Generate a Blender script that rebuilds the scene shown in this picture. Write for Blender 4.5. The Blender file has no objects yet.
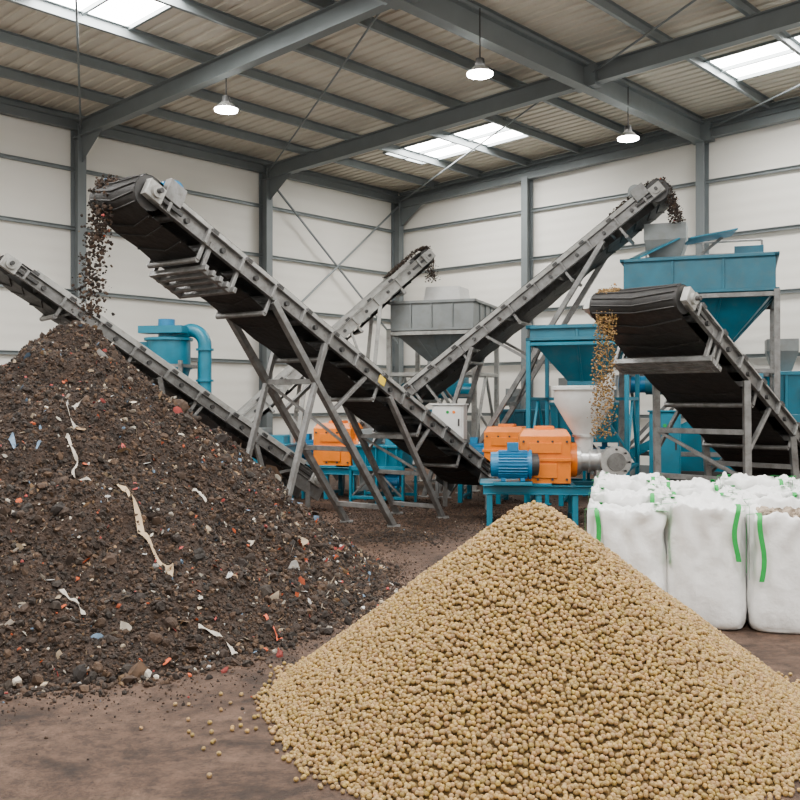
import bpy, math, random
import numpy as np
from mathutils import Vector, Matrix, noise
random.seed(7); rng=np.random.default_rng(7)
V=Vector
# ------------------------------------------------------------ materials
def mat(name,col,rough=0.6,metal=0.0,var=0.15,scale=3.0,bump=0.0,bscale=30.0,dirt=0.0,dirtcol=(0.09,0.06,0.04),emit=0,attr=None,bdist=0.02):
    m=bpy.data.materials.new(name); m.use_nodes=True
    nt=m.node_tree; N=nt.nodes; L=nt.links
    bs=N['Principled BSDF']
    bs.inputs['Roughness'].default_value=rough; bs.inputs['Metallic'].default_value=metal
    tc=N.new('ShaderNodeTexCoord')
    no=N.new('ShaderNodeTexNoise'); no.inputs['Scale'].default_value=scale; no.inputs['Detail'].default_value=6
    L.new(tc.outputs['Object'],no.inputs['Vector'])
    mr=N.new('ShaderNodeMapRange'); mr.inputs[1].default_value=0.3; mr.inputs[2].default_value=0.7
    mr.inputs[3].default_value=1-var; mr.inputs[4].default_value=1+var
    L.new(no.outputs['Fac'],mr.inputs[0])
    mul=N.new('ShaderNodeVectorMath'); mul.operation='SCALE'
    if attr:
        at=N.new('ShaderNodeAttribute'); at.attribute_name=attr; L.new(at.outputs['Color'],mul.inputs[0])
    else: mul.inputs[0].default_value=col[:3]
    L.new(mr.outputs[0],mul.inputs['Scale'])
    out=mul.outputs[0]
    if dirt>0:
        n2=N.new('ShaderNodeTexNoise'); n2.inputs['Scale'].default_value=scale*1.7; n2.inputs['Detail'].default_value=9; n2.inputs['Roughness'].default_value=0.7
        L.new(tc.outputs['Object'],n2.inputs['Vector'])
        m2=N.new('ShaderNodeMapRange'); m2.inputs[1].default_value=0.48; m2.inputs[2].default_value=0.72; m2.inputs[3].default_value=0; m2.inputs[4].default_value=dirt
        L.new(n2.outputs['Fac'],m2.inputs[0])
        mx=N.new('ShaderNodeMix'); mx.data_type='RGBA'
        L.new(m2.outputs[0],mx.inputs['Factor']); L.new(out,mx.inputs['A']); mx.inputs['B'].default_value=(*dirtcol,1)
        out=mx.outputs['Result']
    L.new(out,bs.inputs['Base Color'])
    if bump>0:
        n3=N.new('ShaderNodeTexNoise'); n3.inputs['Scale'].default_value=bscale; n3.inputs['Detail'].default_value=8
        L.new(tc.outputs['Object'],n3.inputs['Vector'])
        b=N.new('ShaderNodeBump'); b.inputs['Strength'].default_value=bump; b.inputs['Distance'].default_value=bdist
        L.new(n3.outputs['Fac'],b.inputs['Height']); L.new(b.outputs[0],bs.inputs['Normal'])
    if emit:
        bs.inputs['Emission Color'].default_value=(*col[:3],1); bs.inputs['Emission Strength'].default_value=emit
    return m
GALV=mat('galvanised_steel',(0.21,0.21,0.205),0.45,0.5,0.25,6,dirt=0.6,dirtcol=(0.06,0.04,0.028))
GALVL=mat('light_painted_steel',(0.36,0.36,0.34),0.5,0.3,0.15,5,dirt=0.5,dirtcol=(0.11,0.08,0.06))
DSTEEL=mat('dark_steel',(0.06,0.06,0.06),0.5,0.5,0.2,5,dirt=0.3)
STRUCT=mat('structural_steel_grey',(0.155,0.175,0.18),0.55,0.2,0.08,2)
STRUCTL=mat('purlin_steel',(0.20,0.225,0.23),0.5,0.3,0.08,2)
RUB=mat('black_rubber_belt',(0.012,0.0115,0.011),0.55,0,0.35,9,bump=0.6,bscale=10,dirt=0.55,dirtcol=(0.035,0.026,0.02))
TEAL=mat('teal_paint',(0.0,0.16,0.245),0.4,0,0.15,3,dirt=0.25,dirtcol=(0.06,0.09,0.09))
TEALD=mat('teal_dusty_paint',(0.006,0.125,0.19),0.45,0,0.15,3,dirt=0.35,dirtcol=(0.08,0.12,0.12))
BLUE=mat('blue_motor_paint',(0.0,0.16,0.34),0.4,0,0.15,5,dirt=0.2)
ORNG=mat('orange_paint',(0.80,0.19,0.0),0.38,0,0.1,4,dirt=0.3,dirtcol=(0.3,0.09,0.01))
GREY=mat('grey_hopper_paint',(0.22,0.24,0.24),0.45,0.3,0.12,3,dirt=0.35,dirtcol=(0.14,0.11,0.08))
WHT=mat('white_paint',(0.66,0.66,0.64),0.4,0,0.06,3,dirt=0.25,dirtcol=(0.35,0.31,0.26))
SILV=mat('brushed_silver',(0.55,0.55,0.54),0.33,0.8,0.1,6,dirt=0.3)
BAG=mat('woven_white_fabric',(0.80,0.80,0.79),0.75,0,0.04,5,bump=0.5,bscale=7,bdist=0.04)
GREEN=mat('green_strap',(0.0,0.33,0.05),0.6,0,0.1,10)
YEL=mat('yellow_plate',(0.8,0.55,0.03),0.5)
LAMP=mat('lamp_glow',(1,0.98,0.94),0.5,emit=70)
SKYL=mat('skylight_panel',(1.0,0.98,0.95),0.4,emit=44)
WASTE=mat('waste_chunks',(0,0,0),0.85,0,0.35,14,attr='Col')
SOIL=mat('waste_soil',(0.027,0.015,0.009),0.9,0,0.55,9,bump=1.0,bscale=40,bdist=0.03)
PELL=mat('pellets',(0,0,0),0.7,0,0.25,60,bump=0.5,bscale=90,attr='Col')
PBASE=mat('pellet_core',(0.11,0.065,0.02),0.9,0,0.3,30)
def wallmat():
    m=mat('cream_sandwich_panel',(0.78,0.755,0.69),0.55,0,0.04,0.5)
    nt=m.node_tree;N=nt.nodes;L=nt.links
    tc=N.new('ShaderNodeTexCoord'); w=N.new('ShaderNodeTexWave'); w.wave_type='BANDS'; w.bands_direction='Z'
    w.inputs['Scale'].default_value=1.1
    L.new(tc.outputs['Object'],w.inputs['Vector'])
    b=N.new('ShaderNodeBump'); b.inputs['Strength'].default_value=0.2; b.inputs['Distance'].default_value=0.02
    L.new(w.outputs['Fac'],b.inputs['Height']); L.new(b.outputs[0],N['Principled BSDF'].inputs['Normal'])
    return m
WALL=wallmat()
CEIL=mat('beige_roof_sheet',(0.58,0.53,0.44),0.6,0.0,0.06,1)
def floormat():
    m=bpy.data.materials.new('dusty_concrete'); m.use_nodes=True
    nt=m.node_tree;N=nt.nodes;L=nt.links;bs=N['Principled BSDF']
    tc=N.new('ShaderNodeTexCoord')
    def nz(s,d,r=0.6,dist=0.0):
        n=N.new('ShaderNodeTexNoise'); n.inputs['Scale'].default_value=s; n.inputs['Detail'].default_value=d; n.inputs['Roughness'].default_value=r; n.inputs['Distortion'].default_value=dist
        L.new(tc.outputs['Object'],n.inputs['Vector']); return n
    a=nz(0.9,12,0.75,0.9); c=N.new('ShaderNodeValToRGB'); L.new(a.outputs['Fac'],c.inputs[0])
    e=c.color_ramp.elements
    e[0].position=0.40; e[0].color=(0.028,0.015,0.009,1)
    e[1].position=0.64; e[1].color=(0.115,0.070,0.048,1)
    k=e.new(0.5); k.color=(0.070,0.040,0.026,1)
    b=nz(9,10,0.8); mr=N.new('ShaderNodeMapRange'); mr.inputs[1].default_value=0.38;mr.inputs[2].default_value=0.62;mr.inputs[3].default_value=0.5;mr.inputs[4].default_value=1.45
    L.new(b.outputs['Fac'],mr.inputs[0])
    mul=N.new('ShaderNodeVectorMath');mul.operation='SCALE';L.new(c.outputs[0],mul.inputs[0]);L.new(mr.outputs[0],mul.inputs['Scale'])
    s=nz(45,5); m2=N.new('ShaderNodeMapRange');m2.inputs[1].default_value=0.55;m2.inputs[2].default_value=0.7;m2.inputs[3].default_value=1;m2.inputs[4].default_value=0.4
    L.new(s.outputs['Fac'],m2.inputs[0])
    mu2=N.new('ShaderNodeVectorMath');mu2.operation='SCALE';L.new(mul.outputs[0],mu2.inputs[0]);L.new(m2.outputs[0],mu2.inputs['Scale'])
    L.new(mu2.outputs[0],bs.inputs['Base Color'])
    r=N.new('ShaderNodeMapRange');r.inputs[3].default_value=0.55;r.inputs[4].default_value=0.95;L.new(a.outputs['Fac'],r.inputs[0]);L.new(r.outputs[0],bs.inputs['Roughness'])
    bs.inputs['Specular IOR Level'].default_value=0.3
    bp=N.new('ShaderNodeBump');bp.inputs['Strength'].default_value=0.7;bp.inputs['Distance'].default_value=0.02
    L.new(b.outputs['Fac'],bp.inputs['Height']);L.new(bp.outputs[0],bs.inputs['Normal'])
    return m
FLOOR=floormat()
# ------------------------------------------------------------ builder
class B:
    def __init__(s): s.v=[];s.f=[];s.m=[];s.s=[];s.mats=[];s.M=Matrix.Identity(4)
    def mi(s,m):
        if m not in s.mats: s.mats.append(m)
        return s.mats.index(m)
    def add(s,vs,fs,m,smooth=False):
        o=len(s.v); s.v+=[tuple(s.M@V(p)) for p in vs]; k=s.mi(m)
        for f in fs: s.f.append([i+o for i in f]); s.m.append(k); s.s.append(smooth)
    def box(s,c,d,m,R=None):
        c=V(c); x,y,z=d[0]/2,d[1]/2,d[2]/2
        vs=[V(p) for p in [(-x,-y,-z),(x,-y,-z),(x,y,-z),(-x,y,-z),(-x,-y,z),(x,-y,z),(x,y,z),(-x,y,z)]]
        if R is not None: vs=[R@p for p in vs]
        s.add([c+p for p in vs],[(0,3,2,1),(4,5,6,7),(0,1,5,4),(1,2,6,5),(2,3,7,6),(3,0,4,7)],m)
    def frame(s,p,q,up=(0,0,1)):
        x=(V(q)-V(p)); l=x.length; x.normalize(); up=V(up)
        if abs(x.dot(up))>0.98: up=V((0,1,0))
        y=up.cross(x).normalized(); z=x.cross(y)
        return l,Matrix((x,y,z)).transposed()
    def beam(s,p,q,w,h,m,up=(0,0,1)):
        l,R=s.frame(p,q,up); s.box((V(p)+V(q))/2,(l,w,h),m,R)
    def ibeam(s,p,q,w,h,m,up=(0,0,1),t=0.02):
        l,R=s.frame(p,q,up); c=(V(p)+V(q))/2
        s.box(c,(l,t,h),m,R)
        s.box(c+R@V((0,0,h/2)),(l,w,t),m,R); s.box(c-R@V((0,0,h/2)),(l,w,t),m,R)
    def channel(s,p,q,w,h,m,side=1,up=(0,0,1),t=0.012):
        l,R=s.frame(p,q,up); c=(V(p)+V(q))/2
        s.box(c,(l,t,h),m,R)
        for k in (1,-1): s.box(c+R@V((0,side*w/2,k*(h/2-t/2))),(l,w,t),m,R)
    def cyl(s,p,q,r,m,r2=None,n=24,caps=True):
        if r2 is None: r2=r
        p=V(p);q=V(q); l,R=s.frame(p,q)
        ring=lambda c,r:[c+R@V((0,r*math.cos(2*math.pi*i/n),r*math.sin(2*math.pi*i/n))) for i in range(n)]
        a=ring(p,r);b=ring(q,r2)
        s.add(a+b,[(i,(i+1)%n,n+(i+1)%n,n+i) for i in range(n)],m,True)
        if caps: s.add(a,[list(range(n))[::-1]],m); s.add(b,[list(range(n))],m)
    def tube(s,pts,r,m,n=12):
        pts=[V(p) for p in pts]; rings=[]; up=V((0.13,0.31,0.94))
        for i,p in enumerate(pts):
            d=(pts[min(i+1,len(pts)-1)]-pts[max(i-1,0)]).normalized()
            y=up.cross(d).normalized(); z=d.cross(y)
            rings.append([p+y*r*math.cos(2*math.pi*k/n)+z*r*math.sin(2*math.pi*k/n) for k in range(n)])
        vs=[p for g in rings for p in g]
        fs=[(j*n+i,j*n+(i+1)%n,(j+1)*n+(i+1)%n,(j+1)*n+i) for j in range(len(pts)-1) for i in range(n)]
        s.add(vs,fs,m,True)
    def loft(s,rings,m,smooth=False,cap0=True,cap1=True):
        n=len(rings[0]); vs=[p for g in rings for p in g]
        s.add(vs,[(j*n+i,j*n+(i+1)%n,(j+1)*n+(i+1)%n,(j+1)*n+i) for j in range(len(rings)-1) for i in range(n)],m,smooth)
        if cap0: s.add(rings[0],[list(range(n))[::-1]],m)
        if cap1: s.add(rings[-1],[list(range(n))],m)
    def rects(s,secs,m,cap0=True,cap1=True):
        s.loft([[(cx-w/2,cy-d/2,z),(cx+w/2,cy-d/2,z),(cx+w/2,cy+d/2,z),(cx-w/2,cy+d/2,z)] for cx,cy,z,w,d in secs],m,False,cap0,cap1)
    def done(s,name,bevel=0.0,parent=None):
        me=bpy.data.meshes.new(name)
        a=np.array(s.v); c=V(((a[:,0].min()+a[:,0].max())/2,(a[:,1].min()+a[:,1].max())/2,a[:,2].min()))
        me.from_pydata([tuple(V(p)-c) for p in s.v],[],s.f)
        for m in s.mats: me.materials.append(m)
        me.polygons.foreach_set('material_index',s.m); me.polygons.foreach_set('use_smooth',s.s); me.update()
        o=bpy.data.objects.new(name,me); o.location=c; bpy.context.collection.objects.link(o)
        if bevel:
            md=o.modifiers.new('bevel','BEVEL'); md.width=bevel; md.segments=1; md.limit_method='ANGLE'; md.angle_limit=math.radians(50)
        if parent: o.parent=parent; o.location=c-parent.location
        return o
# ------------------------------------------------------------ scattered masses
def ico(sub):
    import bmesh
    bm=bmesh.new(); bmesh.ops.create_icosphere(bm,subdivisions=sub,radius=1.0)
    vs=np.array([v.co[:] for v in bm.verts]); fs=np.array([[v.index for v in f.verts] for f in bm.faces]); bm.free(); return vs,fs
ICO1=ico(1); ICO2=ico(2)
def rotmats(n):
    q=rng.normal(size=(n,4)); q/=np.linalg.norm(q,axis=1)[:,None]; w,x,y,z=q.T
    return np.stack([1-2*(y*y+z*z),2*(x*y-z*w),2*(x*z+y*w),2*(x*y+z*w),1-2*(x*x+z*z),2*(y*z-x*w),2*(x*z-y*w),2*(y*z+x*w),1-2*(x*x+y*y)],1).reshape(n,3,3)
def mass(name,pos,scl,col,m,base=ICO1,jit=0.25,smooth=False,parent=None):
    pos=np.asarray(pos,float); n=len(pos); bv,bf=base; k=len(bv)
    v=np.repeat(bv[None],n,0)*(1+rng.uniform(-jit,jit,(n,k,1)))
    v=v*np.asarray(scl)[:,None,:]
    v=np.einsum('nij,nkj->nki',rotmats(n),v)+pos[:,None,:]
    o0=pos.mean(0); v=(v-o0).reshape(-1,3)
    f=(bf[None]+(np.arange(n)*k)[:,None,None]).reshape(-1,3)
    me=bpy.data.meshes.new(name); me.vertices.add(len(v)); me.vertices.foreach_set('co',v.astype(np.float32).ravel())
    me.loops.add(f.size); me.loops.foreach_set('vertex_index',f.astype(np.int32).ravel())
    me.polygons.add(len(f)); me.polygons.foreach_set('loop_start',np.arange(0,f.size,3,dtype=np.int32))
    me.polygons.foreach_set('use_smooth',np.full(len(f),smooth))
    me.update(calc_edges=True)
    ca=me.color_attributes.new('Col','FLOAT_COLOR','POINT')
    c=np.ones((n,k,4),np.float32); c[:,:,:3]=np.asarray(col)[:,None,:]; ca.data.foreach_set('color',c.ravel())
    me.materials.append(m)
    o=bpy.data.objects.new(name,me); bpy.context.collection.objects.link(o); o.location=V(o0)
    if parent: o.parent=parent; o.location=V(o0)-parent.location
    return o
# ------------------------------------------------------------ hall (a: along left wall, b: along right wall)
C=V((-0.09,28.7,0)); AX=V((-0.6746,-0.7382,0)); BX=V((0.7382,-0.6746,0))
MR=Matrix(((AX.x,BX.x,0,C.x),(AX.y,BX.y,0,C.y),(0,0,1,0),(0,0,0,1)))
def roomobj(): b=B(); b.M=MR.copy(); return b
LA=25.0; LB=25.0; BAY=5.3; LBM=9.85
rz=lambda b:8.22+0.03*b
b=roomobj(); b.box((LA/2,LB/2,-0.1),(LA+0.4,LB+0.4,0.2),FLOOR); b.done('floor')
b=roomobj(); b.box((LA/2,-0.1,4.2),(LA,0.2,8.4),WALL); b.done('wall_left')
b=roomobj(); b.box((-0.1,LB/2,4.4),(0.2,LB+0.4,8.8),WALL); b.done('wall_right')
rows=[(2.0,3.5),(12.4,14.0),(18.0,19.6)]; spans=[(2.75,6.6),(11.3,15.0),(18.0,23.0)]
def spans_for(i): return [(4.75,9.0),(12.5,16.0),(19,23)] if i==1 else spans
b=roomobj(); pitch=0.25; a=0.0
while a<LA-1e-6:
    cuts=[]
    for i,(r0,r1) in enumerate(rows):
        if a+pitch>r0+1e-6 and a<r1-1e-6: cuts=spans_for(i)
    segs=[];p=0
    for c0,c1 in cuts: segs.append((p,c0)); p=c1
    segs.append((p,LB))
    for s0,s1 in segs:
        prof=[(a,0),(a+.15,0),(a+.17,.035),(a+.23,.035),(a+.25,0)]
        vs=[(x,s0,rz(s0)+z) for x,z in prof]+[(x,s1,rz(s1)+z) for x,z in prof]
        b.add(vs,[(i,i+1,i+6,i+5) for i in range(4)],CEIL)
    a+=pitch
b.done('ceiling')
w=0
for i,(r0,r1) in enumerate(rows):
    for c0,c1 in spans_for(i):
        w+=1; b=roomobj(); n=2
        r0g=math.floor(r0/pitch)*pitch; r1g=math.ceil(r1/pitch)*pitch
        z=lambda q:rz(q)+0.03
        b.add([(r0g,c0,z(c0)),(r1g,c0,z(c0)),(r1g,c1,z(c1)),(r0g,c1,z(c1))],[(0,1,2,3)],SKYL)
        for q in (c0,c1): b.box(((r0g+r1g)/2,q,rz(q)),(r1g-r0g,0.06,0.1),STRUCTL)
        for r in (r0g,r1g,(r0g+r1g)/2): b.beam((r,c0,rz(c0)),(r,c1,rz(c1)),0.05 ,0.1,STRUCTL)
        b.done('window_%d'%w)
b=roomobj(); k=0
for i in range(0,16):
    q=0.08+i*1.617; b.channel((0.05,q,rz(q)-0.11),(LA,q,rz(q)-0.11),0.07,0.2,STRUCTL)
b.done('roof_purlins')
for i in range(0,5):
    aa=max(0.2,i*BAY); b=roomobj()
    b.ibeam((aa,0.2,0),(aa,0.2,7.95),0.2,0.3,STRUCT,up=(0,1,0))
    b.box((aa,0.2,0.02),(0.4,0.45,0.04),STRUCT)
    b.ibeam((aa,0.1,rz(0)-0.38),(aa,LB,rz(LB)-0.38),0.2,0.34,STRUCT)
    b.add([(aa,0.35,7.7),(aa,1.3,7.74),(aa,0.35,7.1)],[(0,1,2)],STRUCT)
    b.box((aa,LBM,rz(LBM)-0.4),(0.26,0.5,0.42),STRUCT)
    b.done('steel_portal_frame')
for j in range(1,6):
    q=j*LBM/2; b=roomobj()
    b.ibeam((0.2,q,0),(0.2,q,rz(q)-0.5),0.2,0.26,STRUCT,up=(1,0,0)); b.box((0.2,q,0.02),(0.4,0.4,0.04),STRUCT)
    b.done('steel_column')
b=roomobj(); b.ibeam((0.1,LBM,rz(LBM)-0.42),(LA,LBM,rz(LBM)-0.42),0.24,0.42,STRUCT); b.done('longitudinal_roof_beam')
b=roomobj(); b.ibeam((0,0.2,7.95),(LA,0.2,7.95),0.16,0.2,STRUCT); b.ibeam((0.2,0.3,8.0),(0.2,LB,8.0+.03*LB),0.16,0.22,STRUCT); b.done('trim_eaves')
b=roomobj()
for z in (1.5,2.9,4.3,5.7,7.0):
    b.channel((0,0.05,z),(LA,0.05,z),0.05,0.085,STRUCTL,up=(0,0,1)); b.channel((0.05,0,z),(0.05,LB,z),0.05,0.085,STRUCTL,side=-1)
b.done('trim_wall_girts')
b=roomobj()
b.box((LA/2,0.02,0.15),(LA,0.04,0.3),STRUCT); b.box((0.02,LB/2,0.15),(0.04,LB,0.3),STRUCT); b.done('baseboard_walls')
b=roomobj()
for a0,a1 in ((0.3,BAY),):
    b.cyl((a0,0.3,7.7),(a1,0.3,3.6),0.03,STRUCTL,n=8); b.cyl((a1,0.3,7.7),(a0,0.3,3.6),0.03,STRUCTL,n=8)
for a0 in (0.2,BAY,2*BAY,3*BAY):
    for q0 in (0.3,LBM):
        b.cyl((a0,q0,7.85+.03*q0),(a0+BAY,q0+9.4,7.85+.03*(q0+9.4)),0.02,STRUCT,n=6)
b.done('wind_bracing_rods')
for x,y in ((1.31,15.4),(-3.2,17.3),(4.66,19.2),(-1.5,8.5),(4.5,9.5)):
    b=B(); z=7.25; rel=V((x,y,0))-C; bb=rel.dot(BX); zt=rz(bb)-0.2
    b.M=Matrix.Translation((x,y,0))
    b.cyl((0,0,z+0.25),(0,0,zt),0.012,DSTEEL,n=6)
    b.cyl((0,0,z+0.1),(0,0,z+0.24),0.09,DSTEEL,r2=0.07)
    b.cyl((0,0,z),(0,0,z+0.1),0.22,GALVL,r2=0.12,caps=False)
    b.cyl((0,0,z-0.03),(0,0,z),0.21,LAMP)
    b.done('high_bay_lamp')
# ------------------------------------------------------------ conveyors
def conveyor(name,head,tail,w,rail=GALV,rh=0.2,legs=(),motor=None,tray=None,dr=0.17,extras=None):
    H=V(head);T=V(tail); ex=(T-H).normalized(); ey=V((0,0,1)).cross(ex).normalized(); ez=ex.cross(ey); Ln=(T-H).length
    b=B(); P=lambda x,y,z:H+ex*x+ey*y+ez*z
    hw=w/2
    R=Matrix((ex,ey,ez)).transposed()
    for s in (1,-1):
        b.channel(P(-0.02,s*hw,0),P(Ln+0.1,s*hw,0),0.06,rh,rail,side=s,up=ez)
        b.beam(P(0.35,s*(hw-0.02),rh/2+0.05),P(Ln-0.3,s*(hw-0.02),rh/2+0.05),0.012,0.09,GALVL,up=ez)
        x=0.25
        while x<Ln:
            b.box(P(x,s*(hw+0.035),0),(0.04,0.07,rh*0.9),rail,R)
            b.box(P(x+.1,s*(hw+0.03),rh/2+0.03),(0.1,0.05,0.05),DSTEEL,R)
            b.cyl(P(x+.3,s*(hw+0.005),0),P(x+.3,s*(hw+0.05),0),0.035,DSTEEL,n=10)
            x+=0.62
        for xx in (0,Ln):
            b.box(P(xx,s*(hw+0.05),0),(0.24,0.09,0.2),GALVL,R)
            b.cyl(P(xx,s*(hw+0.09),0),P(xx,s*(hw+0.14),0),0.075,GALVL,n=16)
            b.cyl(P(xx,s*(hw+0.1),0),P(xx,s*(hw+0.2),0),0.03,DSTEEL,n=12)
            b.box(P(xx+(0.28 if xx==0 else -0.28),s*(hw+0.05),0.0),(0.34,0.03,0.05),DSTEEL,R)
    bw=hw-0.03
    for xx in (0,Ln): b.cyl(P(xx,-bw,0),P(xx,bw,0),dr,DSTEEL,n=28)
    path=[]
    for i in range(13):
        a=math.pi/2+math.pi*i/12; path.append((dr*1.03*math.cos(a),dr*1.03*math.sin(a)))
    n=max(4,int(Ln/0.31)); 
    for i in range(1,n): path.append((Ln*i/n,-dr*1.03-(0.018 if i%2 else 0)-0.03*min(1,4*(i/n)*(1-i/n))))
    for i in range(13):
        a=-math.pi/2+math.pi*i/12; path.append((Ln+dr*1.03*math.cos(a),dr*1.03*math.sin(a)))
    for i in range(n-1,0,-1): path.append((Ln*i/n,dr*1.03))
    rings=[]
    for (x,z) in path:
        rings.append([P(x,-bw,z),P(x,-bw*0.5,z-(0.0)),P(x,bw*0.5,z),P(x,bw,z)])
    rings.append(rings[0])
    vs=[p for g in rings for p in g]
    b.add(vs,[(j*4+i,j*4+i+1,(j+1)*4+i+1,(j+1)*4+i) for j in range(len(rings)-1) for i in range(3)],RUB,True)
    x=0.12
    while x<Ln-0.3:
        for s in (-1,1): b.beam(P(x,s*bw*0.95,-dr*1.03-0.02),P(x+0.12,0,-dr*1.03-0.02),0.02,0.03,RUB,up=ez)
        x+=0.31 if x>.3 else .2
    for k in range(1,6):
        a=math.pi/2+math.pi*k/6; a2=a+.25
        for s in (-1,1): b.beam(P(dr*1.06*math.cos(a),s*bw*.95,dr*1.06*math.sin(a)),P(dr*1.06*math.cos(a2),0,dr*1.06*math.sin(a2)),.02,.02,RUB,up=ey.cross(ex))
    x=0.6
    while x<Ln-0.2:
        b.cyl(P(x,-bw,dr-0.06),P(x,bw,dr-0.06),0.05,GALV,n=12)
        x+=0.62
    x=0.9
    while x<Ln-0.2:
        b.cyl(P(x,-hw,-dr-0.1),P(x,hw,-dr-0.1),0.035,GALV,n=10)
        for s in (-1,1): b.beam(P(x,s*hw,-dr-0.1),P(x,s*hw,0),0.03,0.05,rail,up=ex)
        b.beam(P(x+.2,-hw,0),P(x+.2,hw,0),0.05,0.06,rail,up=ez)
        x+=1.24
    for t0,t1,th in legs:
        feet=[]
        for s in (1,-1):
            top=P(Ln*t0,s*(hw+0.02),-rh/2)
            f=H+(T-H)*t1+ey*s*(hw+0.02); foot=V((f.x,f.y,0))
            b.beam(top,foot,th,th,rail); feet.append((top,foot))
            b.box(foot+V((0,0,0.012)),(0.2,0.2,0.024),rail)
        for q in (0.02,0.32,0.62,0.9):
            a=feet[0][0].lerp(feet[0][1],q); c=feet[1][0].lerp(feet[1][1],q); b.beam(a,c,th*0.8,th*0.8,rail)
        a=feet[0][0].lerp(feet[0][1],.32); c=feet[1][0].lerp(feet[1][1],.62); b.beam(a,c,th*.5,th*.5,rail)
        for top,foot in feet:
            mid=top.lerp(foot,0.45); tt=min(1,t0+ (t1-t0)*0.75) if abs(t1-t0)>0.15 else t0+0.14
            b.beam(mid,P(Ln*tt,0,0)+ey*((mid-H).dot(ey))-ez*rh/2,th*0.6,th*0.6,rail)
    if motor is not None:
        s,mm=motor
        c=P(0.3,s*(hw-0.02),rh/2+0.16)
        b.cyl(c,c+ey*(-s)*0.34,0.11,mm,n=20); b.cyl(c+ey*(-s)*0.34,c+ey*(-s)*0.4,0.09,DSTEEL,n=20)
        b.box(P(0.25,s*(hw+0.03),rh/2+0.06),(0.26,0.1,0.24),GALV,R)
        for k in range(6): b.cyl(c+ey*(-s)*(0.04+k*0.05),c+ey*(-s)*(0.05+k*0.05),0.125,mm,n=20)
    if tray:
        x0,x1,dz=tray
        for k in range(5):
            x=x0+(x1-x0)*k/4; b.beam(P(x,-hw-0.1,-dz),P(x,hw+0.05,-dz),0.05,0.07,GALV,up=ez)
        for s in (-1,1):
            b.beam(P(x0,s*hw,-dz),P(x1,s*hw,-dz),0.05,0.08,GALV,up=ez)
            b.beam(P(x0,s*hw,-dz),P(x0,s*hw,0),0.05,0.05,GALV,up=ex); b.beam(P(x1,s*hw,-dz),P(x1,s*hw,0),0.05,0.05,GALV,up=ex)
    for s in (-1,1): b.box(P(Ln-0.05,s*(hw+0.01),-0.14),(0.6,0.02,0.3),rail,R)
    for s in (-1,1):
        q=P(Ln-0.1,s*hw,-0.1); b.beam(q,V((q.x,q.y,0)),0.08,0.08,rail)
    if extras: extras(b,P,R,Ln,hw)
    return b.done(name,0.004),P
def exA(b,P,R,Ln,hw):
    b.box(P(4.6,-hw-0.075,0.0),(0.16,0.01,0.12),YEL,R); b.box(P(4.6,hw+0.075,0.0),(0.16,0.01,0.12),YEL,R)
    for s in (-1,1):
        p=P(3.3,s*(hw+.02),-.1); q=P(2.2,s*(hw+.02),0); b.beam(p,V((q.x,q.y,0)),.07,.07,GALV)
A,PA=conveyor('inclined_belt_conveyor',(-3.14,10.78,4.22),(1.24,16.66,0.6),0.88,legs=((0.267,0.611,0.09),(0.60,0.79,0.08)),motor=(-1,BLUE),tray=(1.0,1.5,0.36),dr=0.2,extras=exA)
Bc,PB=conveyor('inclined_belt_conveyor',(-5.62,13.3,3.78),(-1.65,16.3,0.55),0.65,legs=((0.45,0.52,0.07),(0.78,0.84,0.07)),dr=0.13,rh=0.17)
Cc,PC=conveyor('inclined_belt_conveyor',(0.50,20.3,4.95),(-3.8,19.2,0.95),0.7,rail=GALVL,legs=((0.25,0.32,0.08),(0.6,0.66,0.08)),dr=0.15,rh=0.22)
D,PD=conveyor('inclined_belt_conveyor',(4.75,17.2,5.65),(-1.5,19.7,0.55),0.85,legs=((0.15,0.59,0.09),(0.52,0.66,0.08)),motor=(1,GREY),dr=0.2)
E,PE=conveyor('inclined_belt_conveyor',(3.04,11.96,3.13),(6.48,15.18,0.45),1.32,legs=((0.33,0.33,0.09),(0.62,0.66,0.09)),motor=None,tray=(0.75,1.0,0.4),dr=0.18)
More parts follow.
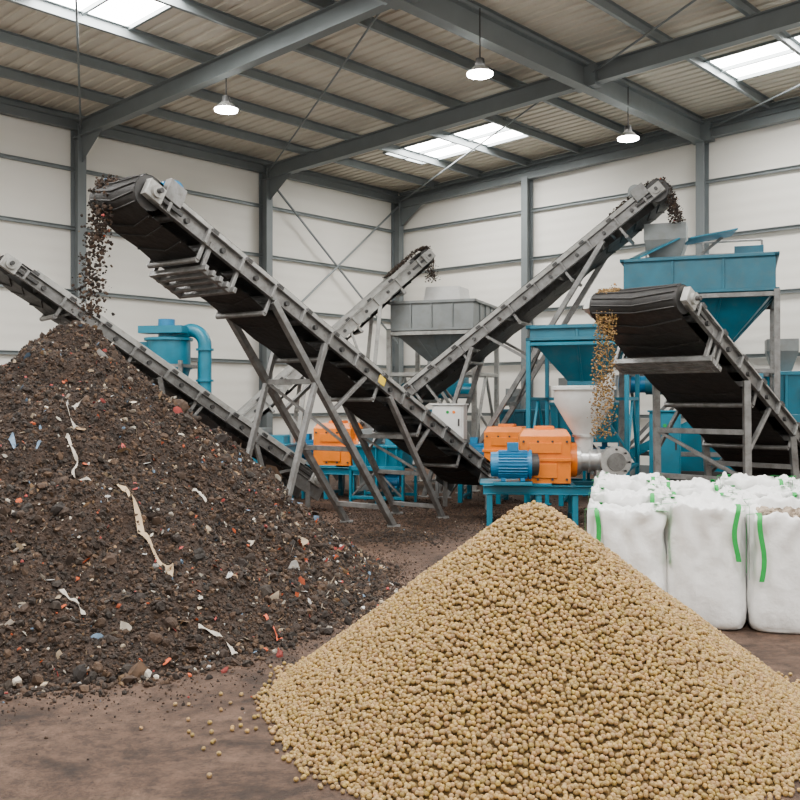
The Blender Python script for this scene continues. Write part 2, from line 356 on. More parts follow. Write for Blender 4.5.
# ------------------------------------------------------------ hoppers
def hopper(name,x,y,yaw,w,zt,zr,zb,neck,col,frame=GALV,leg=0.1,brace=True,ribs=4,crown=None,front=True):
    b=B(); b.M=Matrix.Translation((x,y,0))@Matrix.Rotation(yaw,4,'Z')
    t=0.02
    b.rects([(0,0,zt,w,w),(0,0,zr,w,w),(0,0,zb,neck,neck),(0,0,zb-0.25,neck,neck)],col,False,False)
    b.rects([(0,0,zb-0.25,neck-.04,neck-.04),(0,0,zb,neck-2*t,neck-2*t),(0,0,zr,w-2*t,w-2*t),(0,0,zt,w-2*t,w-2*t)],col,False,False)
    for z,k in ((zt,0.06),(zr,0.05)):
        for s in (-1,1):
            b.box((s*(w/2+0.02),0,z),(0.08,w+0.12,k),col); b.box((0,s*(w/2+0.02),z),(w+0.12,0.08,k),col)
    for s in (-1,1):
        for i in range(1,ribs):
            q=-w/2+w*i/ribs; f=neck/w
            b.box((q,s*(w/2+0.015),(zt+zr)/2),(0.04,0.03,zt-zr),col); b.box((s*(w/2+0.015),q,(zt+zr)/2),(0.03,0.04,zt-zr),col)
            b.beam((q,s*(w/2+0.01),zr),(q*f,s*(neck/2+0.01),zb),0.04,0.03,col,up=(0,s,0)); b.beam((s*(w/2+0.01),q,zr),(s*(neck/2+.01),q*f,zb),0.04,0.03,col,up=(s,0,0))
    for s in (-1,1): 
        b.box((s*(neck/2+.03),0,zb-0.25),(0.06,neck+0.12,0.04),col); b.box((0,s*(neck/2+.03),zb-0.25),(neck+.12,0.06,0.04),col)
    h=w/2+0.02
    for sx in (-1,1):
        for sy in (-1,1):
            b.box((sx*h,sy*h,zr/2),(leg,leg,zr),frame); b.box((sx*h,sy*h,0.015),(leg*2,leg*2,0.03),frame)
    for z in (zr-0.08,zb-0.3,zb*0.35):
        for s in (-1,1):
            if brace or s>0 or z>zb: b.box((0,s*h,z),(2*h,leg*.7,leg*.8),frame)
            b.box((s*h,0,z),(leg*.7,2*h,leg*.8),frame)
    for s in (-1,1):
        if brace or s>0:
            b.beam((-h,s*h,zb*0.35),(0,s*h,zb-0.3),leg*.6,leg*.6,frame); b.beam((h,s*h,zb*0.35),(0,s*h,zb-0.3),leg*.6,leg*.6,frame)
        b.beam((s*h,-h,zb*0.35),(s*h,0,zb-0.3),leg*.6,leg*.6,frame); b.beam((s*h,h,zb*0.35),(s*h,0,zb-0.3),leg*.6,leg*.6,frame)
    if crown: crown(b)
    return b.done(name,0.006)
Y=-math.radians(20)
def crown2(b):
    b.box((0,0,4.43),(2.4,2.4,0.03),TEALD)
    b.rects([(-0.6,-0.35,5.15,0.75,0.7),(-0.6,-0.35,4.85,0.75,0.7),(-0.6,-0.35,4.44,0.5,0.5)],GREY,True,True)
    b.beam((-0.2,-0.75,4.78),(0.6,-0.6,4.92),0.75,0.03,TEAL); b.beam((-0.15,-0.4,4.44),(0.4,-0.4,4.88),0.05,0.05,GALV)
    b.beam((-1.2,-1.0,4.44),(-0.5,-0.5,4.85),0.6,0.03,TEAL)
    b.box((0.85,-0.2,4.57),(0.5,0.5,0.25),TEALD)
    b.cyl((0.9,0.4,4.44),(0.9,0.4,4.72),0.12,TEALD); b.cyl((0.9,0.4,4.72),(0.9,0.4,4.77),0.17,TEALD)
    for x in (-1.1,0,1.1): b.box((x,1.15,4.74),(0.04,0.04,0.6),GALV)
    for z in (4.79,5.04): b.box((0,1.15,z),(2.2,0.04,0.04),GALV)
    b.box((0,0,2.25),(0.9,0.7,0.45),TEAL); b.cyl((-1.0,0,2.2),(1.1,0,2.2),0.2,TEALD)
    b.cyl((-1.0,0,2.2),(-1.5,0,2.2),0.16,BLUE)
    b.box((0.3,0,0.9),(1.5,1.2,0.9),TEAL); b.box((0.3,0,0.3),(1.7,1.4,0.6),DSTEEL)
    b.beam((-1.2,-1.4,0.9),(0.9,-1.4,2.0),0.12,0.16,TEAL); b.box((-1.2,-1.4,.6),(.1,.1,1.2),TEAL); b.box((.9,-1.4,1.0),(.1,.1,2.0),TEAL)
hopper('teal_storage_hopper',5.66,17.7,Y,2.55,4.40,3.80,2.7,0.65,TEALD,ribs=3,crown=crown2)
hopper('teal_feed_hopper',3.14,16.0,Y,1.55,3.10,2.90,2.22,0.5,TEALD,frame=TEAL,leg=0.07,brace=False,ribs=2)
def crown3(b):
    b.rects([(0.1,-0.1,4.35,0.75,0.75),(0.1,-0.1,4.0,0.85,0.85)],WHT)
    b.box((0,0,2.2),(0.9,0.8,0.4),TEAL); b.cyl((-0.9,-.2,2.1),(0.7,-.2,2.1),0.17,TEAL)
    b.box((0,0,1.1),(1.3,1.2,0.7),GREY); b.box((-.2,-.7,1.4),(.7,.3,.6),TEAL)
hopper('grey_feed_hopper',0.98,20.75,Y,1.85,3.98,3.4,2.75,0.6,GREY,frame=GALVL,ribs=4,crown=crown3)
# ------------------------------------------------------------ presses
def motor(b,p,q,r,m):
    p=V(p);q=V(q);d=(q-p)
    b.cyl(p,q,r*0.9,m,n=24)
    b.cyl(p-d.normalized()*0.09,p,r*0.86,m,n=24); b.cyl(q,q+d.normalized()*0.04,r*1.02,m,n=24)
    b.cyl(p-d.normalized()*0.1,p-d.normalized()*0.085,r*0.6,DSTEEL,n=20)
    l,R=b.frame(p,q)
    for i in range(28):
        a=2*math.pi*i/28; o=R@V((0,math.cos(a),math.sin(a)))
        b.beam(p+o*r*0.93+d*0.05,q+o*r*0.93-d*0.05,0.012,r*0.14,m,up=o)
    b.box((p+q)/2+V((0,0,r+0.05)),(l*0.35,0.16,0.13),m)
    for k in (0.2,0.8): b.box(p+d*k-V((0,0,r)),(0.07,r*1.7,0.05),m)
def press(x,y,yaw,s,big=True):
    b=B(); b.M=Matrix.Translation((x,y,0))@Matrix.Rotation(yaw,4,'Z')@Matrix.Scale(s,4)
    for sy in (-0.4,0.4): b.channel((-0.95,sy,0.56),(1.2,sy,0.56),0.07,0.14,TEAL,side=1 if sy>0 else -1)
    for sx in (-0.85,-0.1,0.45,1.1):
        for sy in (-0.4,0.4): b.box((sx,sy,0.25),(0.09,0.09,0.5),TEAL)
        b.box((sx,0,0.56),(0.08,0.8,0.1),TEAL); b.box((sx,0,0.1),(0.06,0.8,0.06),TEAL)
    b.box((-0.45,0,0.645),(1.1,0.8,0.03),TEAL)
    b.rects([(0,0,0.66,0.78,0.72),(0,0,1.38,0.78,0.72),(0,0,1.48,0.66,0.6)],ORNG)
    b.box((0,0,1.02),(0.84,0.78,0.05),ORNG); b.box((0,-0.37,0.85),(0.36,0.04,0.22),ORNG); b.box((0,-0.37,1.2),(0.5,0.03,0.16),ORNG)
    b.box((0,0,1.5),(.3,.3,.06),ORNG)
    for i in range(4):
        for k in (0.72,1.3): b.cyl((-0.33+i*.22,-0.36,k),(-0.33+i*.22,-0.385,k),0.02,DSTEEL,n=8)
    b.cyl((0.36,0,1.0),(0.5,0,1.0),0.27,ORNG); b.cyl((0.5,0,1.0),(0.56,0,1.0),0.24,SILV)
    b.cyl((0.55,0,1.0),(1.1,-0.05,1.0),0.17,SILV)
    for q in (0.68,0.82,0.96): b.cyl((q,-.02,1.0),(q+0.04,-.02,1.0),0.2,SILV)
    b.cyl((0.98,-.05,1.0),(1.05,-0.42,1.0),0.18,SILV); b.cyl((1.05,-.42,1.0),(1.06,-.47,1.0),0.24,SILV); b.cyl((1.06,-.47,1.0),(1.065,-.5,1.0),0.14,GALV)
    for i in range(8):
        a=i*math.pi/4; b.cyl((1.06+.19*math.cos(a),-.47,1+.19*math.sin(a)),(1.065+.19*math.cos(a),-.495,1+.19*math.sin(a)),0.018,DSTEEL,n=8)
    b.box((0.85,0,0.72),(0.12,0.3,0.25),SILV)
    motor(b,(-0.74,-0.42,0.95),(-0.25,-0.42,0.95),0.22,BLUE) if big else motor(b,(-0.85,-0.1,0.95),(-0.42,-0.1,0.95),0.2,BLUE)
    if big:
        b.cyl((-.25,-.42,.95),(-.12,-.40,.95),.17,DSTEEL); b.box((-.5,-.45,.67),(.6,.4,.05),TEAL)
        ring=lambda r,z:[(.62+math.cos(2*math.pi*i/32)*r,math.sin(2*math.pi*i/32)*r,z) for i in range(32)]
        b.loft([ring(r,z) for r,z in ((.13,1.12),(.15,1.38),(.30,1.62),(.46,1.90),(.47,2.12))],WHT,True)
        b.loft([ring(r,z) for r,z in ((.5,2.1),(.5,2.15),(.42,2.16))],WHT)
        b.loft([ring(r,z) for r,z in ((.18,1.36),(.18,1.40))],SILV)
    return b.done('pellet_press',0.008)
press(2.22,14.5,-0.10,0.98)
press(2.0,17.5,-0.3,0.95,False)
press(-1.2,18.35,-0.3,0.98,False)
# ------------------------------------------------------------ dust cyclone left
def cyclone(x,y,yaw,s):
    b=B(); b.M=Matrix.Translation((x,y,0))@Matrix.Rotation(yaw,4,'Z')@Matrix.Scale(s,4)
    ring=lambda r,z,n=28:[(math.cos(2*math.pi*i/n)*r,math.sin(2*math.pi*i/n)*r,z) for i in range(n)]
    b.loft([ring(.42,3.0),ring(.42,2.45),ring(.12,1.5),ring(.12,1.3)],TEAL,True)
    b.cyl((0,0,3.0),(0,0,3.05),.47,TEAL); b.cyl((0,0,2.45),(0,0,2.48),.46,TEAL); b.cyl((0,0,3.05),(0,0,3.22),.2,TEAL)
    b.box((-.35,-.1,2.8),(.7,.3,.34),TEAL); b.box((0,-.2,3.2),(.9,.4,.14),TEAL)
    b.cyl((0.05,-.2,3.27),(0.05,-.2,3.4),.16,BLUE)
    pts=[(0.1,0,3.1),(0.45,0,3.2)]+[(0.45+.3*math.sin(t),0,2.9+.3*math.cos(t)) for t in [i*math.pi/2/8 for i in range(9)]]+[(.75,0,2.2),(.75,0,1.0)]
    b.tube(pts,.13,TEAL,16)
    for z in (2.8,2.2,1.6): b.cyl((.75,0,z),(.75,0,z+.04),.17,TEAL)
    b.box((.75,0,.7),(.6,.6,.7),TEALD); motor(b,(.55,-.55,.5),(.95,-.55,.5),.18,BLUE)
    for sx in (-.45,.45):
        for sy in (-.45,.45): b.box((sx,sy,1.3),(.07,.07,2.6),GALV)
    for z in (2.5,1.4,.5):
        for q in (-.45,.45): b.box((0,q,z),(.97,.06,.06),GALV); b.box((q,0,z),(.06,.97,.06),GALV)
    b.box((0,0,1.1),(.5,.5,.5),TEAL); b.box((0,0,.43),(.8,.8,.86),TEALD)
    return b.done('dust_cyclone',0.006)
cyclone(-4.65,18.9,-0.2,1.03)
# ------------------------------------------------------------ screening machines, cabinets
def screener(x,y,yaw,sx=1,sz=1,col=TEAL):
    b=B(); b.M=Matrix.Translation((x,y,0))@Matrix.Rotation(yaw,4,'Z')@Matrix.Diagonal((sx,1,sz,1))
    for px in (-.9,0,.9):
        for py in (-.4,.4): b.box((px,py,.5),(.08,.08,1.0),col)
    for py in (-.4,.4): b.box((0,py,.95),(1.9,.08,.12),col); b.box((0,py,.2),(1.9,.06,.08),col); b.beam((-.9,py,.2),(0,py,.9),.05,.05,GALV); b.beam((.9,py,.2),(0,py,.9),.05,.05,GALV)
    b.rects([(0,0,1.0,1.7,.75),(0,0,1.5,1.8,.85)],col); b.box((0,0,1.52),(1.9,.95,.05),col)
    for i in range(5): b.box((-.7+i*.35,-.44,1.27),(.05,.04,.46),col)
    b.rects([(-.4,0,1.54,.35,.35),(-.4,0,1.8,.6,.6),(-.4,0,1.95,.6,.6)],GREY); b.box((.45,0,1.65),(.5,.5,.24),col)
    motor(b,(.3,-.2,.65),(.7,-.2,.65),.17,BLUE); b.box((-.4,0,.62),(.6,.5,.5),GREY)
    b.cyl((.75,.1,1.54),(.75,.1,2.0),.09,SILV)
    return b.done('screening_machine',0.006)
screener(3.75,18.9,-0.3,0.75,1.2)
screener(8.1,18.9,-0.3,1.0,1.6)
screener(-0.3,17.3,-0.3,.55,.7)
screener(-2.5,17.9,-0.3,.6,.7)
screener(2.75,20.3,-.3,.6,1.1,TEALD)
def cabinet(x,y,yaw,z0,w,h,col=WHT):
    b=B(); b.M=Matrix.Translation((x,y,0))@Matrix.Rotation(yaw,4,'Z')
    b.box((0,0,z0+h/2),(w,.3,h),col); b.box((0,-.155,z0+h/2),(w*.9,.015,h*.92),col); b.box((w*.35,-.17,z0+h/2),(.03,.03,.14),DSTEEL)
    b.box((0,0,z0+h+.015),(w+.06,.38,.03),col)
    for s in (-1,1): b.box((s*w*.4,0,z0/2),(.06,.06,z0),GALV); b.box((s*w*.4,0,.02),(.12,.25,.04),GALV)
    b.cyl((w*.2,-.16,z0+h*.8),(w*.2,-.175,z0+h*.8),.03,ORNG,n=12); b.cyl((0,-.16,z0+h*.8),(0,-.175,z0+h*.8),.03,GREEN,n=12)
    return b.done('control_cabinet',0.008)
cabinet(0.95,18.0,-.3,1.15,.62,.65)
cabinet(4.4,15.6,-.3,.6,.5,1.1,TEAL)
# ------------------------------------------------------------ waste pile
PCX,PCY,PH=-3.36,9.8,2.78
def Rw(th):
    c,s=math.cos(th),math.sin(th)
    r=1/math.sqrt((c/3.14)**2+(s/(3.75 if s<0 else 3.1))**2)
    return r*(1+0.05*noise.noise(V((c*2,s*2,3.3))))
def hw_(x,y,fine=True):
    dx,dy=x-PCX,y-PCY; r=math.hypot(dx,dy); R=Rw(math.atan2(dy,dx)); t=r/R
    if t>=1.0: return 0.0
    base=PH*((1-t)-.18*t*(1-t))
    base-=0.10*math.exp(-(t/0.06)**2)
    n=noise.fractal(V((x*1.6,y*1.6,0.5)),0.9,2.0,6)*0.17+noise.noise(V((x*0.6,y*.6,4)))*0.12
    n2=abs(noise.noise(V((x*4.2,y*4.2,2))))*0.12+abs(noise.noise(V((x*12,y*12,7))))*.05
    e=min(1,(1-t)*5)
    return max(0.0,base+(n+n2)*e+0.03)
b=B(); rs=190; ts=420; vs=[(PCX,PCY,hw_(PCX,PCY))]
for i in range(1,rs+1):
    for j in range(ts):
        th=2*math.pi*j/ts; r=Rw(th)*i/rs; x,y=PCX+r*math.cos(th),PCY+r*math.sin(th); vs.append((x,y,hw_(x,y)-(0.0 if i<rs else .02)))
fs=[(0,1+j,1+(j+1)%ts) for j in range(ts)]+[(1+(i-1)*ts+j,1+i*ts+j,1+i*ts+(j+1)%ts,1+(i-1)*ts+(j+1)%ts) for i in range(1,rs) for j in range(ts)]
vs=[(x,y,max(z,0.002)) for x,y,z in vs]
b.add(vs,fs,SOIL,True); pile=b.done('organic_waste_pile')
def wastecol(n,bright=0.06):
    base=np.array([[.030,.0165,.009],[.042,.023,.013],[.017,.010,.0065],[.062,.035,.019],[.021,.0145,.010]])
    c=base[rng.integers(0,5,n)]*rng.uniform(.6,1.4,(n,1))
    br=np.array([[.52,.46,.38],[.40,.32,.22],[.30,.19,.10],[.45,.08,.02],[.40,.07,.06],[.14,.22,.32],[.55,.54,.52],[.24,.20,.16],[.20,.12,.06],[.36,.28,.19],[.5,.46,.38],[.5,.46,.4],[.3,.24,.17]])
    k=rng.uniform(size=n)<bright; c[k]=br[rng.integers(0,len(br),k.sum())]*rng.uniform(.5,1.1,(k.sum(),1)); return c
def onsurf(N,lift=0.0,front=0.75):
    th=np.where(rng.uniform(size=N)<front,rng.uniform(-math.pi-.15,.6,N),rng.uniform(0,2*math.pi,N)); t=np.sqrt(rng.uniform(0,1.0,N)); pos=[]
    for a,q in zip(th,t):
        r=Rw(a)*q; x,y=PCX+r*math.cos(a),PCY+r*math.sin(a); pos.append((x,y,hw_(x,y)+lift))
    return np.array(pos)
N=85000; pos=onsurf(N); sz=np.clip(np.exp(rng.normal(-4.6,0.45,N)),.004,.038)
scl=sz[:,None]*rng.uniform(.5,1.4,(N,3)); pos[:,2]+=sz*0.2
mass('crumbs',pos,scl,wastecol(N,0.02),WASTE,jit=.35,parent=pile)
N=1100; pos=onsurf(N,.0); s=np.clip(np.exp(rng.normal(-3.55,.42,(N,1))),.015,.085)
scl=s*rng.uniform(.6,1.2,(N,3))
mass('clods',pos,scl,wastecol(N,0.02)*.85,WASTE,base=ICO2,jit=.2,parent=pile)
N=3000; pos=onsurf(N,.02,.95)
q=np.exp(rng.normal(-4.15,.5,N)); scl=np.stack([q*rng.uniform(.8,1.8,N),q*rng.uniform(.4,1,N),np.full(N,.002)],1)
mass('scraps',pos,scl,wastecol(N,0.7),WASTE,jit=.45,parent=pile)
def skirt(n,smin,smax,spread,fn,bright,name,parent):
    p=[];s=[]
    while len(p)<n:
        a=random.uniform(0,2*math.pi); q=.99+abs(random.gauss(0,spread)); r=fn(a)*q
        p.append((PCX+r*math.cos(a),PCY+r*math.sin(a),0)); s.append(random.uniform(smin,smax))
    s=np.array(s)*np.exp(rng.normal(0,.3,n))*.8; p=np.array(p); p[:,2]=s*.4
    mass(name,p,s[:,None]*rng.uniform(.6,1.3,(n,3)),wastecol(n,bright),WASTE,jit=.3,parent=parent)
skirt(9000,.006,.028,.04,Rw,.05,'spill',pile)
skirt(13000,.003,.010,.12,Rw,.02,'fine_spill',pile)
b=B(); RIB=mat('beige_plastic_strip',(.40,.29,.17),.5)
RIBW=mat('pale_film',(.42,.38,.32),.5)
def ribbon(pts,w,m):
    P0=[V((p[0],p[1],0)) for p in pts]; fine=[]
    for i in range(len(P0)-1):
        a0=P0[max(i-1,0)];a1=P0[i];a2=P0[i+1];a3=P0[min(i+2,len(P0)-1)]
        for k in range(8):
            t=k/8; fine.append(0.5*((2*a1)+(a2-a0)*t+(2*a0-5*a1+4*a2-a3)*t*t+(3*a1-a0-3*a2+a3)*t**3))
    fine.append(P0[-1]); vs=[]
    for i,q0 in enumerate(fine):
        d=(fine[min(i+1,len(fine)-1)]-fine[max(i-1,0)]).normalized(); n=V((-d.y,d.x,0))
        ww=w*(.7+.3*math.sin(i*.5))
        for s in (-1,1):
            q=q0+n*s*ww/2; vs.append((q.x,q.y,hw_(q.x,q.y)+.035+.012*math.sin(i*.9+s)))
    b.add(vs,[(2*i,2*i+1,2*i+3,2*i+2) for i in range(len(fine)-1)],m,True)
ribbon([(-2.42,8.02),(-2.28,7.88),(-2.08,7.62),(-1.86,7.48),(-1.8,7.36)],.06,RIB)
ribbon([(-2.95,8.3),(-2.80,8.16),(-2.78,8.0),(-2.55,7.8)],.025,RIBW)
ribbon([(-2.95,8.75),(-3.03,8.55),(-2.88,8.4)],.02,RIBW)
ribbon([(-1.08,7.5),(-1.0,7.4),(-.93,7.32)],.04,mat('orange_film',(.55,.08,.02),.5))
ribbon([(-3.4,8.2),(-3.3,8.1)],.05,mat('blue_film',(.12,.2,.3),.5))
ribbon([(-1.9,8.6),(-1.75,8.5)],.03,RIBW)
ribbon([(-2.5,6.9),(-2.36,6.85),(-2.28,6.78)],.03,RIBW)
ribbon([(-1.5,7.0),(-1.35,7.02),(-1.2,6.9)],.03,RIBW)
b.done('strips',parent=pile)
b=B(); hx,hy=-0.05,13.0; rr=28;vs=[(hx,hy,.12)]
for i in range(1,11):
    for j in range(rr):
        a=2*math.pi*j/rr; r=.5*i/10; z=.13*(1-i/10)**1.2+.02*noise.noise(V((r*9*math.cos(a),r*9*math.sin(a),1)))*(1-i/10)
        vs.append((hx+1.2*r*math.cos(a),hy+r*math.sin(a),max(z,.001)))
b.add(vs,[(0,1+j,1+(j+1)%rr) for j in range(rr)]+[(1+(i-1)*rr+j,1+i*rr+j,1+i*rr+(j+1)%rr,1+(i-1)*rr+(j+1)%rr) for i in range(1,10) for j in range(rr)],SOIL,True)
sp=b.done('spilled_waste')
n=1600; a=rng.uniform(0,6.28,n); r=np.abs(rng.normal(0,.33,n)); p=np.stack([hx+1.2*r*np.cos(a),hy+r*np.sin(a),np.clip(.13*(1-r/.5),0.004,1)],1)
mass('crumbs',p,rng.uniform(.006,.02,(n,1))*rng.uniform(.6,1.3,(n,3)),wastecol(n,.01),WASTE,parent=sp)
n=7000; p=np.stack([rng.normal(.6,1.5,n),rng.normal(14.9,1.5,n),np.full(n,.004)],1)
mass('floor_crumbs',p,rng.uniform(.004,.018,(n,1))*rng.uniform(.6,1.3,(n,3)),wastecol(n,.01),WASTE,parent=sp)
def stream(name,P,w,n,drop,spread,size,colf,m,v0=0.9,base=ICO1,side=(-.45,.45),dens=1.3,dr=.2,jit=.3,smooth=False,bed=.8,bedlen=.9):
    pts=[]
    for i in range(n):
        s=random.uniform(0,1)**dens; dz=drop*s; tt=math.sqrt(2*dz/9.81)
        y=random.uniform(*side)*w
        o=P(-dr*0.6,y,dr*0.9); ex=(P(1,0,0)-P(0,0,0)); h=V((ex.x,ex.y,0)).normalized()
        vv=v0*random.uniform(.6,1.2); sp=spread*(.6+s)
        q=o-h*(vv*tt+0.04)+V((random.gauss(0,sp),random.gauss(0,sp),-dz+random.gauss(0,spread)))
        pts.append(tuple(q))
    for i in range(int(n*bed)):
        x=random.uniform(-dr,bedlen); y=random.uniform(side[0],side[1])*w
        z=dr*1.03+random.uniform(0,.06)
        if x<0: z=math.sqrt(max(0,(dr*1.15)**2-x*x))*random.uniform(.85,1.05)
        pts.append(tuple(P(x,y,z)))
    pts=np.array(pts); k=len(pts)
    s=np.exp(rng.uniform(math.log(size[0]),math.log(size[1]),(k,1)))*rng.uniform(.7,1.2,(k,3))
    return mass(name,pts,s,colf(k),m,base=base,jit=jit,smooth=smooth)
stream('falling_waste',PA,.88,1500,1.6,.04,(.004,.026),lambda k:wastecol(k,.03),WASTE,v0=.5,side=(.08,.42),bed=1.4,bedlen=.8)
stream('falling_waste',PD,.85,1300,.72,.028,(.006,.024),lambda k:wastecol(k,.02),WASTE,v0=.8,bed=.9)
stream('falling_waste',PC,.7,700,.7,.02,(.006,.022),lambda k:wastecol(k,.02),WASTE,v0=.6,bed=1.0)
# ------------------------------------------------------------ pellets
def pcol(n):
    base=np.array([.345,.222,.075]); c=base*rng.uniform(.66,1.25,(n,1))*np.stack([np.ones(n),rng.uniform(.92,1.06,n),rng.uniform(.75,1.3,n)],1); return c
QX,QY,QH=0.85,5.95,1.30
def Rp(th): return 1.70*(1+.02*math.sin(3*th+1)+.02*math.sin(5*th))
def hp(x,y):
    dx,dy=x-QX,y-QY; r=math.hypot(dx,dy); t=r/Rp(math.atan2(dy,dx))
    if t>1: return 0
    z=QH*(math.sqrt((1-t)**2+0)) - .05*math.exp(-(t/.05)**2)
    z+= -.04*t*(1-t)
    return max(0,z+.012*noise.noise(V((x*4,y*4,0))))
b=B(); rs=50;ts=120; vs=[(QX,QY,hp(QX,QY)-.01)]
for i in range(1,rs+1):
    for j in range(ts):
        th=2*math.pi*j/ts; r=Rp(th)*.985*i/rs; x,y=QX+r*math.cos(th),QY+r*math.sin(th); vs.append((x,y,max(0.001,hp(x,y)-.014)))
b.add(vs,[(0,1+j,1+(j+1)%ts) for j in range(ts)]+[(1+(i-1)*ts+j,1+i*ts+j,1+i*ts+(j+1)%ts,1+(i-1)*ts+(j+1)%ts) for i in range(1,rs) for j in range(ts)],PBASE,True)
pp=b.done('pellet_pile')
pos=[]; d=.0255; r=0.0; slope=math.hypot(QH,1.72)/1.72
step=d*.9/slope
while r<1.9:
    n=max(1,int(2*math.pi*r/d)); ph=random.random()*6.28
    for j in range(n):
        a=ph+2*math.pi*j/n; q=r+random.gauss(0,.005); x,y=QX+q*math.cos(a)+random.gauss(0,.004),QY+q*math.sin(a)+random.gauss(0,.004)
        if q<Rp(a): pos.append((x,y,max(.012,hp(x,y)+random.uniform(-.006,.010))))
    r+=step
n=len(pos); s=rng.uniform(.0125,.0150,(n,1))*rng.uniform(.94,1.06,(n,3))
mass('pellets',np.array(pos),s,pcol(n),PELL,base=ICO2,jit=.045,smooth=True,parent=pp)
pos=[]
while len(pos)<850:
    a=random.uniform(0,6.28); q=Rp(a)*(1+abs(random.gauss(0,.03))); pos.append((QX+q*math.cos(a),QY+q*math.sin(a),.012))
for i in range(30):
    pos.append((random.gauss(-1.0,.25),random.gauss(5.6,.5),.012))
pos=[p for p in pos if math.hypot(p[0]-QX,p[1]-QY)>1.64]
n=len(pos); mass('stray_pellets',np.array(pos),rng.uniform(.0115,.0145,(n,1))*rng.uniform(.94,1.06,(n,3)),pcol(n),PELL,base=ICO2,jit=.05,smooth=True,parent=pp)
def pc2(n): return pcol(n)*np.array([.75,.68,.6])*rng.uniform(.4,1.3,(n,1))
stream('falling_pellets',PE,1.32,2200,1.9,.022,(.007,.017),pc2,PELL,v0=.3,base=ICO1,side=(.2,.42),dens=1.7,jit=.1,smooth=True,bed=.4,bedlen=.2,dr=.18)
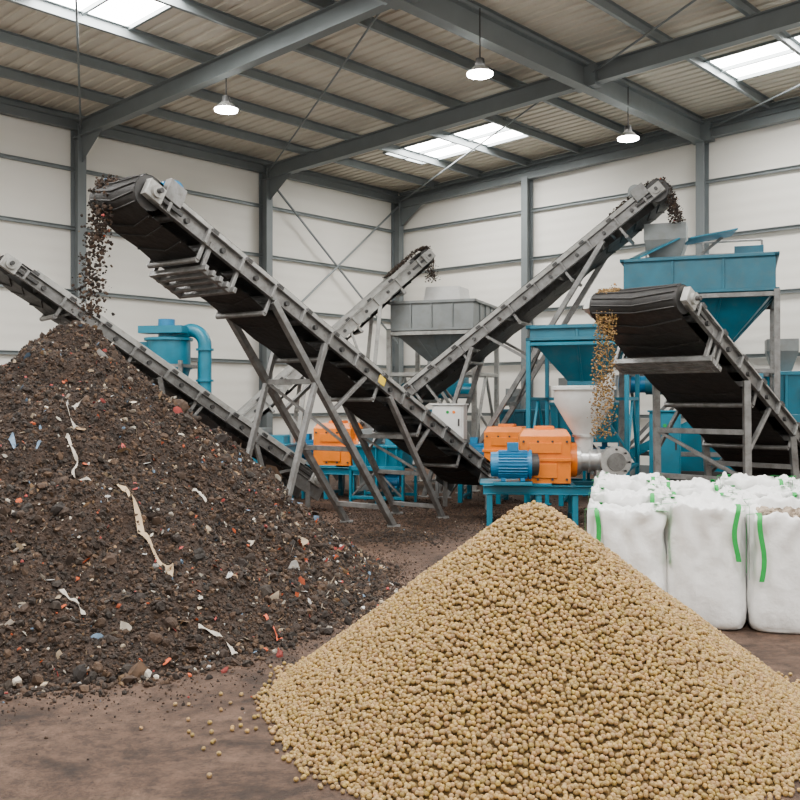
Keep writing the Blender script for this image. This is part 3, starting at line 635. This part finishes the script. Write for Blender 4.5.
# ------------------------------------------------------------ bulk bags
def bag(x,y,yaw,w,h,seed,straps=(0,1,2,3),fill=False):
    R=random.Random(seed); b=B(); b.M=Matrix.Translation((x,y,0))@Matrix.Rotation(yaw,4,'Z')
    n=96; hw=w/2
    def se(th,r,e):
        c,s=math.cos(th),math.sin(th); k=(abs(c)**e+abs(s)**e)**(-1/e); return c*k*r,s*k*r
    rings=[]; prof=[(0,.84,5),(.015,.93,5),(.06,.985,5),(.16,1.02,4.5),(.28,1.03,4),(.4,1.02,3.8),(.52,1.0,3.8),(.64,.985,4),(.76,.97,4.2),(.86,.965,4.5),(.93,.97,5),(.98,.975,5.5),(1.02,.955,6),(1.035,.91,5),(1.0,.82,4.5),(.955,.64,4),(.94,.42,3),(.95,.22,2.5),(.955,.06,2)]
    pr=[]
    for i in range(len(prof)-1):
        for k in range(3):
            f=k/3; pr.append([prof[i][q]*(1-f)+prof[i+1][q]*f for q in range(3)])
    pr.append(list(prof[-1]))
    for zi,(z,r,e) in enumerate(pr):
        ring=[]; top=zi>len(pr)-26
        for i in range(n):
            th=2*math.pi*i/n; px,py=se(th,hw*r,e)
            topz=max(0,(z-.4)/.6)
            wr=noise.noise(V((px*5+seed*7,py*5,z*h*1.6)))*.028+noise.noise(V((px*14+seed,py*14,z*h*4+seed)))*.016
            fold=topz*.024*math.sin(th*9+seed+3*noise.noise(V((th,z*4,seed))))
            k=1+(wr+fold)/hw*(1 if r>.5 else .5)
            zz=z*h
            if top:
                f=min(1,(zi-(len(pr)-26))/8)
                zz+=f*(.08*noise.noise(V((px*6+seed*3,py*6,9)))+.06*abs(noise.noise(V((px*15+seed,py*15,3))))+.025*noise.noise(V((px*34,py*34,seed))))
            elif z<.03: k=1
            ring.append((px*k,py*k,max(0,zz)))
        rings.append(ring)
    b.loft(rings,BAG,True)
    corners=((-1,-1),(1,-1),(1,1),(-1,1))
    for ci in range(4):
        cx,cy=corners[ci]
        for face in (0,1):
            if face==0 and cy<0 and ci not in straps: continue
            vs=[]; zl=R.uniform(.42,.6); zs=[zl+(1.045-zl)*i/9 for i in range(10)]
            for i,z in enumerate(zs):
                sw=.02; off=hw*(1.02)+.014
                lat=hw*.74+ .018*math.sin(i*.6+seed)
                for k in (-1,1):
                    if face==0: p=(cx*(lat)+k*sw,cy*off,z*h)
                    else: p=(cx*off,cy*lat+k*sw,z*h)
                    vs.append(p)
            if face==0: vs+=[(cx*lat-sw,cy*hw*.7,1.06*h),(cx*lat+sw,cy*hw*.7,1.06*h)]
            else: vs+=[(cx*hw*.7,cy*lat-sw,1.06*h),(cx*hw*.7,cy*lat+sw,1.06*h)]
            b.add(vs,[(2*i,2*i+1,2*i+3,2*i+2) for i in range(10)],GREEN,True)
    o=b.done('bulk_bag')
    if fill:
        k=260; p=np.stack([rng.uniform(-.2,.2,k),rng.uniform(-.2,.2,k),rng.uniform(.98,1.05,k)*h],1)
        M_=Matrix.Translation((x,y,0))@Matrix.Rotation(yaw,4,'Z'); p=np.array([tuple(M_@V(q)) for q in p])
        mass('contents',p,rng.uniform(.012,.045,(k,1))*rng.uniform(.6,1.2,(k,3)),np.array([.34,.27,.2])*rng.uniform(.4,1.3,(k,1)),WASTE,parent=o)
    return o
sd=0
u=V((1,-.25,0)).normalized(); vv=V((.25,1,0)).normalized()
ST={0:(0,),1:(1,),2:(0,),3:(1,),4:(0,)}
for r in range(4):
    for c in range(5):
        p=V((1.98,8.22,0))+u*(.645*c+ .015*random.uniform(-1,1))+vv*(.66*r)
        sd+=1
        bag(p.x,p.y,math.radians(-13)+random.uniform(-.06,.06),.65,.965+random.uniform(-.05,.05)+.01*r,sd,ST[c] if r==0 else ((0,1) if c%2 else (1,)),fill=(r==0 and c==2))
# ------------------------------------------------------------ camera, world
cam=bpy.data.cameras.new('camera'); co=bpy.data.objects.new('camera',cam); bpy.context.collection.objects.link(co)
cam.lens=36*940/800; cam.sensor_width=36; cam.clip_end=200
co.location=(0,0,1.9); co.rotation_euler=(math.radians(90),0,0); bpy.context.scene.camera=co
w=bpy.data.worlds.new('world'); bpy.context.scene.world=w; w.use_nodes=True
w.node_tree.nodes['Background'].inputs[0].default_value=(1,.95,.88,1); w.node_tree.nodes['Background'].inputs[1].default_value=1.55
bpy.context.view_layer.update()
M=MR.inverted()
for o in list(bpy.context.scene.objects):
    if o.parent is None: o.matrix_world=M@o.matrix_world
